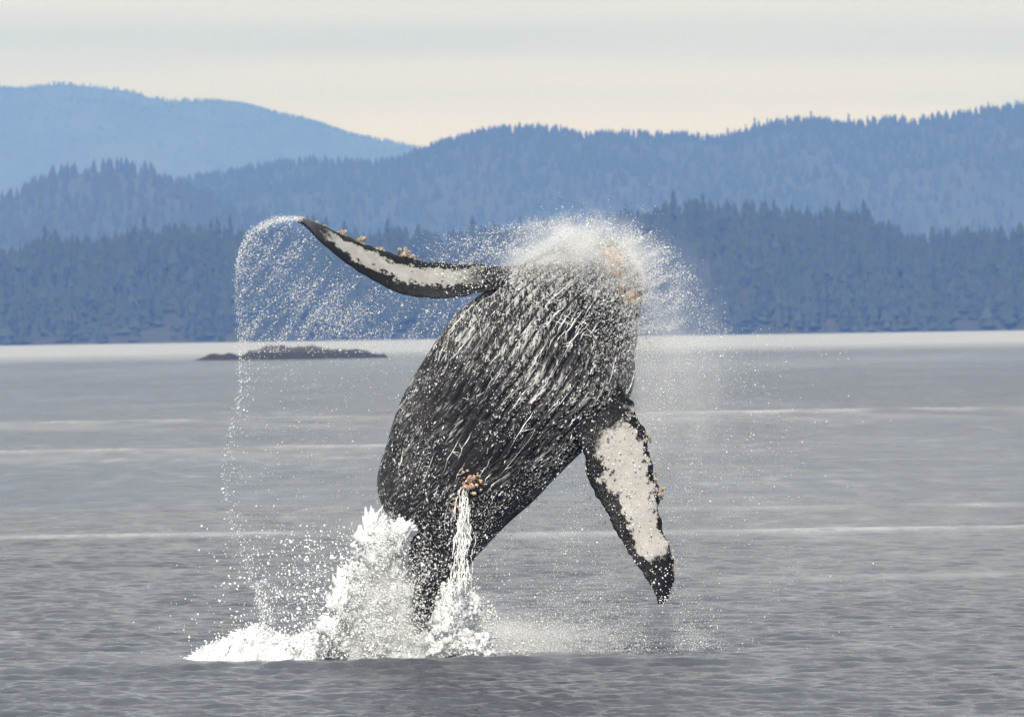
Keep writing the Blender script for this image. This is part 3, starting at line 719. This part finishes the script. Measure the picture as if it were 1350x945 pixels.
def spray_all():
    g = np.random.default_rng(95)
    # A: the sheet flung off the tip of the raised flipper
    path = np.array([(397, 289), (372, 289), (348, 296), (328, 312), (316, 338), (313, 375), (315, 420), (318, 470), (318, 520), (308, 560), (298, 610), (302, 670), (320, 720), (336, 765), (346, 800), (350, 832)], float)
    pp = catmull(path, 700); n = 3600
    w8 = np.interp(np.arange(700), [0, 100, 240, 330, 430, 560, 640, 699], [2.2, 1.7, 1.0, .8, .45, .5, 1.0, .8]); w8 /= w8.sum()
    k = g.choice(700, n, p=w8); sg = np.interp(k, [0, 100, 300, 450, 699], [2.0, 4.5, 8, 10, 9])
    x = pp[k, 0] + np.abs(g.normal(0, 1, n)) * sg * g.choice([1, -.35], n); y = pp[k, 1] + g.normal(0, 1, n) * sg * .8
    r = (.0022 + g.gamma(1.1, .0020, n)) * np.interp(k, [0, 250, 560, 699], [.9, 1, 1.35, 1.5])
    drops('flipper_tip_spray', at(x, y, depth(n, -.1, .12, g)), np.minimum(r, .03), np.radians(45) + g.normal(0, .5, n), g.uniform(1, 2, n), 'arc of spray falling from the raised flipper tip', seed=3)
    # B: thin curtain under the raised flipper
    X = []; Y = []
    for cnt, y1 in ((62000, 465), (26000, 860)):
        x = g.uniform(312, 640, cnt); y = g.uniform(288, y1, cnt)
        top = np.interp(x, [312, 316, 328, 348, 372, 397, 420, 445, 470, 500, 530, 563, 600, 640], [340, 335, 312, 296, 290, 292, 318, 340, 358, 376, 389, 395, 394, 388])
        lef = np.interp(y, [288, 330, 470, 560, 610, 700, 830], [330, 314, 316, 306, 296, 312, 350])
        right = np.interp(y, [288, 400, 450, 500, 600, 700], [640, 625, 575, 545, 508, 500])
        d = streak_clump(x, y, math.radians(38), .34, 50, .7) * streak_clump(x, y, math.radians(30), .05, 51, .35) * np.interp(y, [290, 420, 470, 560, 860], [.6, .8, .5, .25, .15])
        ok = (y > top) & (x > lef) & (x < right) & (g.random(cnt) < d * 1.2)
        X.append(x[ok]); Y.append(y[ok])
    x = np.concatenate(X); y = np.concatenate(Y); n = len(x)
    r = .0024 + g.gamma(1.0, .0019, n)
    drops('curtain_spray', at(x, y, depth(n, .1, .5, g)), np.minimum(r, .018), np.radians(38) + g.normal(0, .3, n), g.uniform(1.2, 2.6, n), 'thin curtain of drops hanging below the raised flipper', tet=True, seed=4)
    # C: halo thrown off the head
    cnt = 300000
    x = g.uniform(540, 1010, cnt); y = g.uniform(240, 520, cnt)
    edge = np.interp(x, [540, 620, 680, 720, 760, 800, 840, 880, 915, 945, 985, 1010], [330, 312, 300, 292, 288, 292, 306, 332, 368, 412, 470, 500])
    inside = (y - edge)
    core = np.exp(-(np.hypot((x - 765) / 95, (y - 335) / 48)) ** 2) * 1.0 + .75 * np.exp(-(np.hypot((x - 845) / 55, (y - 400) / 70)) ** 2) + .28 * np.exp(-(np.hypot((x - 640) / 80, (y - 335) / 30)) ** 2)
    d = np.where(inside > 0, 1.0, np.exp(inside / 10)) * (core + .16 * (x > 820) * np.exp(-np.clip(x - 830, 0, 999) / 90)) * streak_clump(x, y, math.radians(35), .42, 52, .55)
    ok = g.random(cnt) < d * 1.1; x, y = x[ok], y[ok]; n = len(x)
    r = .0022 + g.gamma(1.0, .0017, n)
    drops('head_spray', at(x, y, depth(n, .35, .75, g)), np.minimum(r, .02), np.radians(35) + g.normal(0, .35, n), g.uniform(1.2, 2.6, n), 'dense halo of spray bursting round the head', tet=True, seed=5)
    # D: curtain falling on the far side of the head, down to the lower flipper
    cnt = 150000
    x = g.uniform(640, 1180, cnt); y = g.uniform(430, 862, cnt)
    d = np.exp(-np.clip(x - 890, 0, 999) / 50) * np.interp(y, [430, 520, 640, 780, 862], [.8, .55, .32, .36, .5]) * streak_clump(x, y, math.radians(60), .09, 53, .8)
    bodyr = np.interp(y, [430, 500, 545, 590, 637, 680, 715, 740, 862], [834, 832, 815, 773, 725, 680, 645, 624, 640])
    ok = (g.random(cnt) < d) & (x > bodyr - 30); x, y = x[ok], y[ok]; n = len(x)
    r = .0024 + g.gamma(1.0, .0018, n)
    drops('falling_spray', at(x, y, depth(n, .4, .7, g)), np.minimum(r, .017), np.radians(55) + g.normal(0, .4, n), g.uniform(1.2, 2.4, n), 'fine spray falling behind the lowered flipper', tet=True, seed=6)
    # E: the white column thrown up round the tail
    top_x = [405, 440, 470, 490, 520, 548, 575, 600, 620, 640, 665, 700]
    top_y = [838, 790, 705, 678, 668, 690, 730, 745, 735, 770, 815, 848]
    cnt = 120000
    x = g.uniform(380, 700, cnt); y = g.uniform(655, 868, cnt)
    tp = np.interp(x, top_x, top_y); ins = y - tp
    a = math.radians(62)
    d = np.clip(ins / 34, 0, 1) * (.25 + .75 * np.exp(-((x - (498 + (868 - y) * .03)) / 62) ** 2) + .55 * np.exp(-((x - (598 + (868 - y) * .06)) / 24) ** 2))
    cl = streak_clump(x, y, a, .055, 54, 1.0) * .7 + streak_clump(x, y, a, .16, 55, 1.1) * .5
    tail = np.exp(-(((x - (548 + (820 - y) * .38)) * .93) / 17) ** 2) * np.clip((838 - y) / 60, 0, 1)      # the dark tail stock shows through
    d = d * cl * (1 - .5 * tail * np.clip((815 - y) / 40, 0, 1)) + .05 * np.clip(ins / 20, 0, 1)
    ok = g.random(cnt) < d * 1.1; x, y = x[ok], y[ok]; n = len(x)
    r = .0028 + g.gamma(1.2, .0036, n)
    dep = np.where(g.random(n) < .17, -.75 - np.abs(g.normal(0, .15, n)), g.normal(.35, .3, n))
    drops('tail_splash', at(x, y, DW + dep), np.minimum(r, .045), a + g.normal(0, .6, n), g.uniform(1, 2, n), 'tall white splash erupting round the tail of the whale', tet=True, seed=7)
    # stray outer drops of the splash
    n = 5200; q = np.abs(g.normal(0, 1, n)); x = 500 + g.normal(0, 1, n) * 75 - 40 * q; y = 866 - np.abs(g.normal(0, 1, n)) * 95
    ok = (y > 690); x, y = x[ok], y[ok]; n = len(x)
    drops('stray_drops', at(x, y, depth(n, 0, .8, g)), .004 + g.gamma(1.4, .004, n), np.radians(100) + g.normal(0, .6, n), 1.5, 'stray drops scattered beyond the tail splash', seed=8)
    # F: low mist along the water
    cnt = 110000
    x = g.uniform(400, 960, cnt); y = 862 - (x - 560) * .0148 - g.exponential(26, cnt)
    d = np.interp(x, [400, 470, 640, 700, 800, 900, 960], [.3, .8, .8, .5, .34, .25, 0]) * clump(x, y, .04, 57, .8)
    ok = g.random(cnt) < d; x, y = x[ok], y[ok]; n = len(x)
    drops('low_mist', at(x, y, depth(n, .6, .6, g)), .0022 + g.gamma(1.0, .0018, n), g.uniform(0, 3.14, n), 1.4, 'low bank of fine mist along the waterline under the whale', tet=True, seed=9)
spray_all()

# stream of water pouring from the belly
def stream():
    g = np.random.default_rng(97); out_ = []
    for k in range(130):
        n = 10; y0 = 640 + 120 * g.random() ** .8; ln = g.uniform(8, 34); y = np.linspace(y0, y0 + ln, n); f = (y - 640) / 120
        x = 613 + g.normal(0, 3.6) * (1 + .8 * f) + np.cumsum(g.normal(0, .9, n)) - 5 * f
        P = at(x, y, DW - .72 - .10 * f + g.normal(0, .05))
        out_.append((P, g.uniform(.004, .012) * np.sin(np.linspace(.2, 2.95, n)) ** .6 * g.uniform(.5, 1.5, n)))
    tube_strands('belly_stream', out_, 'white stream of water pouring from the navel of the whale')
stream()

# ------------------------------------------------------------------ foam mound
def foam_mound():
    prof = [(240, 869), (250, 864), (262, 857), (285, 851), (300, 843), (318, 832), (345, 829), (366, 831), (384, 836), (400, 839), (425, 842), (450, 843), (480, 836), (520, 830), (570, 838), (620, 850), (650, 862), (660, 868)]
    nx, ny = 330, 60
    xs = np.linspace(240, 660, nx); yt = np.interp(xs, [p[0] for p in prof], [p[1] for p in prof])
    top = at(xs, yt, np.full(nx, DW))
    H = np.clip(top[:, 2], .02, None)
    d = np.linspace(-1, 1, ny)
    V = np.zeros((ny, nx, 3)); V[..., 0] = top[None, :, 0]; V[..., 1] = DW + .25 + d[:, None] * (.35 + 1.3 * H)[None, :]
    V[..., 2] = H[None, :] * np.sqrt(np.clip(1 - d[:, None] ** 2, 0, 1)) - .06
    n1 = nz(V.reshape(-1, 3), 3.2, 5, 1.7).reshape(ny, nx); n2 = nz(V.reshape(-1, 3), 11, 3, 5.1).reshape(ny, nx)
    am = np.clip(H / .25, .15, 1)[None, :]
    V[..., 2] += (n1 * .15 + np.abs(n2) * .06) * am; V[..., 1] -= (n1 * .16 + n2 * .05) * am; V[..., 0] += n2 * .05
    V[(0, -1), :, 2] = -.3
    mt, t, b = material('sea_foam')
    co = t.nodes.new('ShaderNodeTexCoord').outputs['Object']; f = noise_node(t, co, 14, 6, .7)
    t.links.new(mix(t, f, (.72, .75, .77), (.90, .91, .91)), b.inputs['Base Color']); b.inputs['Roughness'].default_value = .6
    b.inputs['Subsurface Weight'].default_value = .3; b.inputs['Subsurface Radius'].default_value = (.1, .1, .1)
    t.links.new(bump(t, noise_node(t, co, 30, 5, .75), .8, .03), b.inputs['Normal'])
    me = mesh_np('foam_mound', V.reshape(-1, 3), quads=grid_quads(ny, nx))
    tag(obj('foam_mound', me, mt), 'mound of boiling white foam beside the splash', 'foam', kind='stuff')
    g = np.random.default_rng(98); n = 3500
    i = g.integers(0, nx, n); j = g.integers(4, ny - 4, n)
    P = V[j, i] + g.normal(0, 1, (n, 3)) * np.array([.03, .03, .022]) + np.array([0, 0, .015]) + np.array([0, 0, 1]) * g.exponential(.02, n)[:, None] * np.clip(H / .2, 0, 1)[i][:, None]
    drops('foam_drops', P, .004 + g.gamma(1.4, .004, n).clip(0, .02), g.uniform(0, 3.14, n), 1.3, 'white drops leaping from the foam mound', seed=11)
foam_mound()

def plumes():
    """ragged cores of white water inside the splash, one churning mass"""
    Vs = []; Qs = []; off = 0; nu, nv = 26, 34; g = np.random.default_rng(99)
    lumps = []
    while len(lumps) < 150:
        x = g.uniform(425, 650); y = g.uniform(672, 864)
        tp = np.interp(x, [405, 440, 470, 490, 520, 548, 575, 600, 620, 640, 665], [842, 800, 712, 686, 680, 705, 752, 765, 765, 800, 840])
        dn = (.06 + np.exp(-((x - 492 - (868 - y) * .04) / 34) ** 2) + .6 * np.exp(-((x - 600) / 15) ** 2) * (y > 745) + .7 * (y > 842)) * (1 - .8 * math.exp(-((x - (548 + (820 - y) * .38)) / 14) ** 2) * (y < 815))
        if y < tp + 8 or g.random() > dn: continue
        rx = g.uniform(5, 13) * (1 + .5 * (y > 800)); ry = rx * g.uniform(1.1, 2.6) if y < 835 else rx * .8
        lumps.append((x, y, rx, ry, g.uniform(-.62, .05), g.normal(.28, .3)))
    for k, (x, y, rx, ry, dp, tl) in enumerate(lumps):
        u = np.linspace(.02, math.pi - .02, nu)[:, None]; v = np.linspace(0, 2 * math.pi, nv, endpoint=False)[None, :]
        S_ = np.stack([np.sin(u) * np.cos(v), np.sin(u) * np.sin(v), np.cos(u) * np.ones_like(v)], -1) * np.array([rx, rx, ry]) / PXM
        S_ = np.stack([S_[..., 0] * math.cos(tl) + S_[..., 2] * math.sin(tl), S_[..., 1], -S_[..., 0] * math.sin(tl) + S_[..., 2] * math.cos(tl)], -1)
        c0 = at(x, y, DW + dp); P = S_ + c0
        n1 = nz(P.reshape(-1, 3), 5.5, 4, k * 1.3).reshape(nu, nv); n2 = nz(P.reshape(-1, 3), 19, 4, 7.7).reshape(nu, nv)
        P = c0 + S_ * (1.0 + .7 * n1 + .55 * n2)[..., None]
        Vs.append(P.reshape(-1, 3)); Qs.append(grid_quads(nu, nv, True, off)); off += nu * nv
    me = mesh_np('splash_core', np.concatenate(Vs), quads=np.concatenate(Qs))
    tag(obj('splash_core', me, bpy.data.materials['sea_foam']), 'churning white water in the heart of the tail splash', 'splash', kind='stuff')
plumes()

def mist(name, x, y, rx, ry, dp, rd, dens, nscale, label, tilt=0.0, cut=.42):
    """a puff of water vapour: an ellipsoid whose density fades to nothing at its skin"""
    nu, nv = 14, 22
    u = np.linspace(0, math.pi, nu)[:, None]; v = np.linspace(0, 2 * math.pi, nv, endpoint=False)[None, :]
    P = np.stack([np.sin(u) * np.cos(v), np.sin(u) * np.sin(v), np.cos(u) * np.ones_like(v)], -1)
    me = mesh_np(name, P.reshape(-1, 3), quads=grid_quads(nu, nv, True)[:, ::-1])
    mt = bpy.data.materials.new(name); mt.use_nodes = True; t = mt.node_tree; t.nodes.clear()
    o_ = t.nodes.new('ShaderNodeOutputMaterial'); vo = t.nodes.new('ShaderNodeVolumePrincipled')
    vo.inputs['Color'].default_value = (.995, .995, .995, 1); vo.inputs['Absorption Color'].default_value = (1, 1, 1, 1)
    co = t.nodes.new('ShaderNodeTexCoord').outputs['Object']
    ln = t.nodes.new('ShaderNodeVectorMath'); ln.operation = 'LENGTH'; wn = t.nodes.new('ShaderNodeTexNoise'); wn.inputs['Scale'].default_value = 1.9; wn.inputs['Detail'].default_value = 4; t.links.new(co, wn.inputs['Vector'])
    wv = t.nodes.new('ShaderNodeVectorMath'); wv.operation = 'MULTIPLY_ADD'; t.links.new(wn.outputs['Color'], wv.inputs[0]); wv.inputs[1].default_value = (1.5, 1.5, 1.5); wv.inputs[2].default_value = (-.75, -.75, -.75)
    wa = t.nodes.new('ShaderNodeVectorMath'); wa.operation = 'ADD'; t.links.new(co, wa.inputs[0]); t.links.new(wv.outputs[0], wa.inputs[1])
    l0 = t.nodes.new('ShaderNodeVectorMath'); l0.operation = 'LENGTH'; t.links.new(co, l0.inputs[0])
    t.links.new(wa.outputs[0], ln.inputs[0])
    fall = mathn(t, 'MULTIPLY', ramp(t, ln.outputs['Value'], [(.1, 1.), (.85, 0.)]), ramp(t, l0.outputs['Value'], [(.55, 1.), (.98, 0.)]))
    n_ = noise_node(t, co, nscale, 4, .6)
    d_ = mathn(t, 'MULTIPLY', mathn(t, 'MULTIPLY', fall, fall), ramp(t, n_, [(cut - .06, .05), (cut + .2, 1.)]))
    t.links.new(mathn(t, 'MULTIPLY', d_, dens), vo.inputs['Density'])
    vo.inputs['Anisotropy'].default_value = -.25; t.links.new(vo.outputs[0], o_.inputs['Volume'])
    o = obj(name, me, mt); o.location = at(x, y, DW + dp); o.scale = (rx / PXM, rd, ry / PXM); o.rotation_euler.y = tilt
    tag(o, label, 'mist', kind='stuff')
mist('head_mist', 765, 338, 175, 92, .6, 1.5, 4.2, 2.5, 'soft veil of mist wrapped round the head')
mist('falling_mist', 880, 470, 150, 250, .8, 1.4, .9, 2.0, 'faint veil of mist trailing from the head to the lower flipper')
mist('splash_mist', 500, 790, 88, 150, -.6, .6, 4.5, 3.4, 'bright mist inside the tail splash', .1)
mist('base_mist', 520, 842, 160, 52, -.6, .6, 4.0, 3.5, 'white boiling mist at the foot of the tail splash')
mist('waterline_mist', 650, 838, 300, 60, .6, 1.0, 2.6, 3.5, 'low pale mist spreading along the water below the whale')

# ------------------------------------------------------------------ haze
def haze():
    x0, x1, y0, y1, z0, z1 = -3600, 3600, -150, 16800, -6, 620
    V = np.array([(x, y, z) for z in (z0, z1) for y in (y0, y1) for x in (x0, x1)], float)
    Q = [(0, 2, 3, 1), (4, 5, 7, 6), (0, 1, 5, 4), (2, 6, 7, 3), (0, 4, 6, 2), (1, 3, 7, 5)]
    me = mesh_np('haze', V, quads=Q, smooth=False)
    mt = bpy.data.materials.new('blue_haze'); mt.use_nodes = True; t = mt.node_tree; t.nodes.clear()
    o_ = t.nodes.new('ShaderNodeOutputMaterial'); v = t.nodes.new('ShaderNodeVolumePrincipled')
    v.inputs['Color'].default_value = (.185, .38, 1.0, 1); v.inputs['Absorption Color'].default_value = (1, 1, 1, 1)
    v.inputs['Density'].default_value = 1.58e-4; v.inputs['Anisotropy'].default_value = 0.3
    t.links.new(v.outputs[0], o_.inputs['Volume'])
    o = obj('haze', me, mt); tag(o, 'blue sea haze filling the air before the hills', 'haze', kind='stuff')
haze()
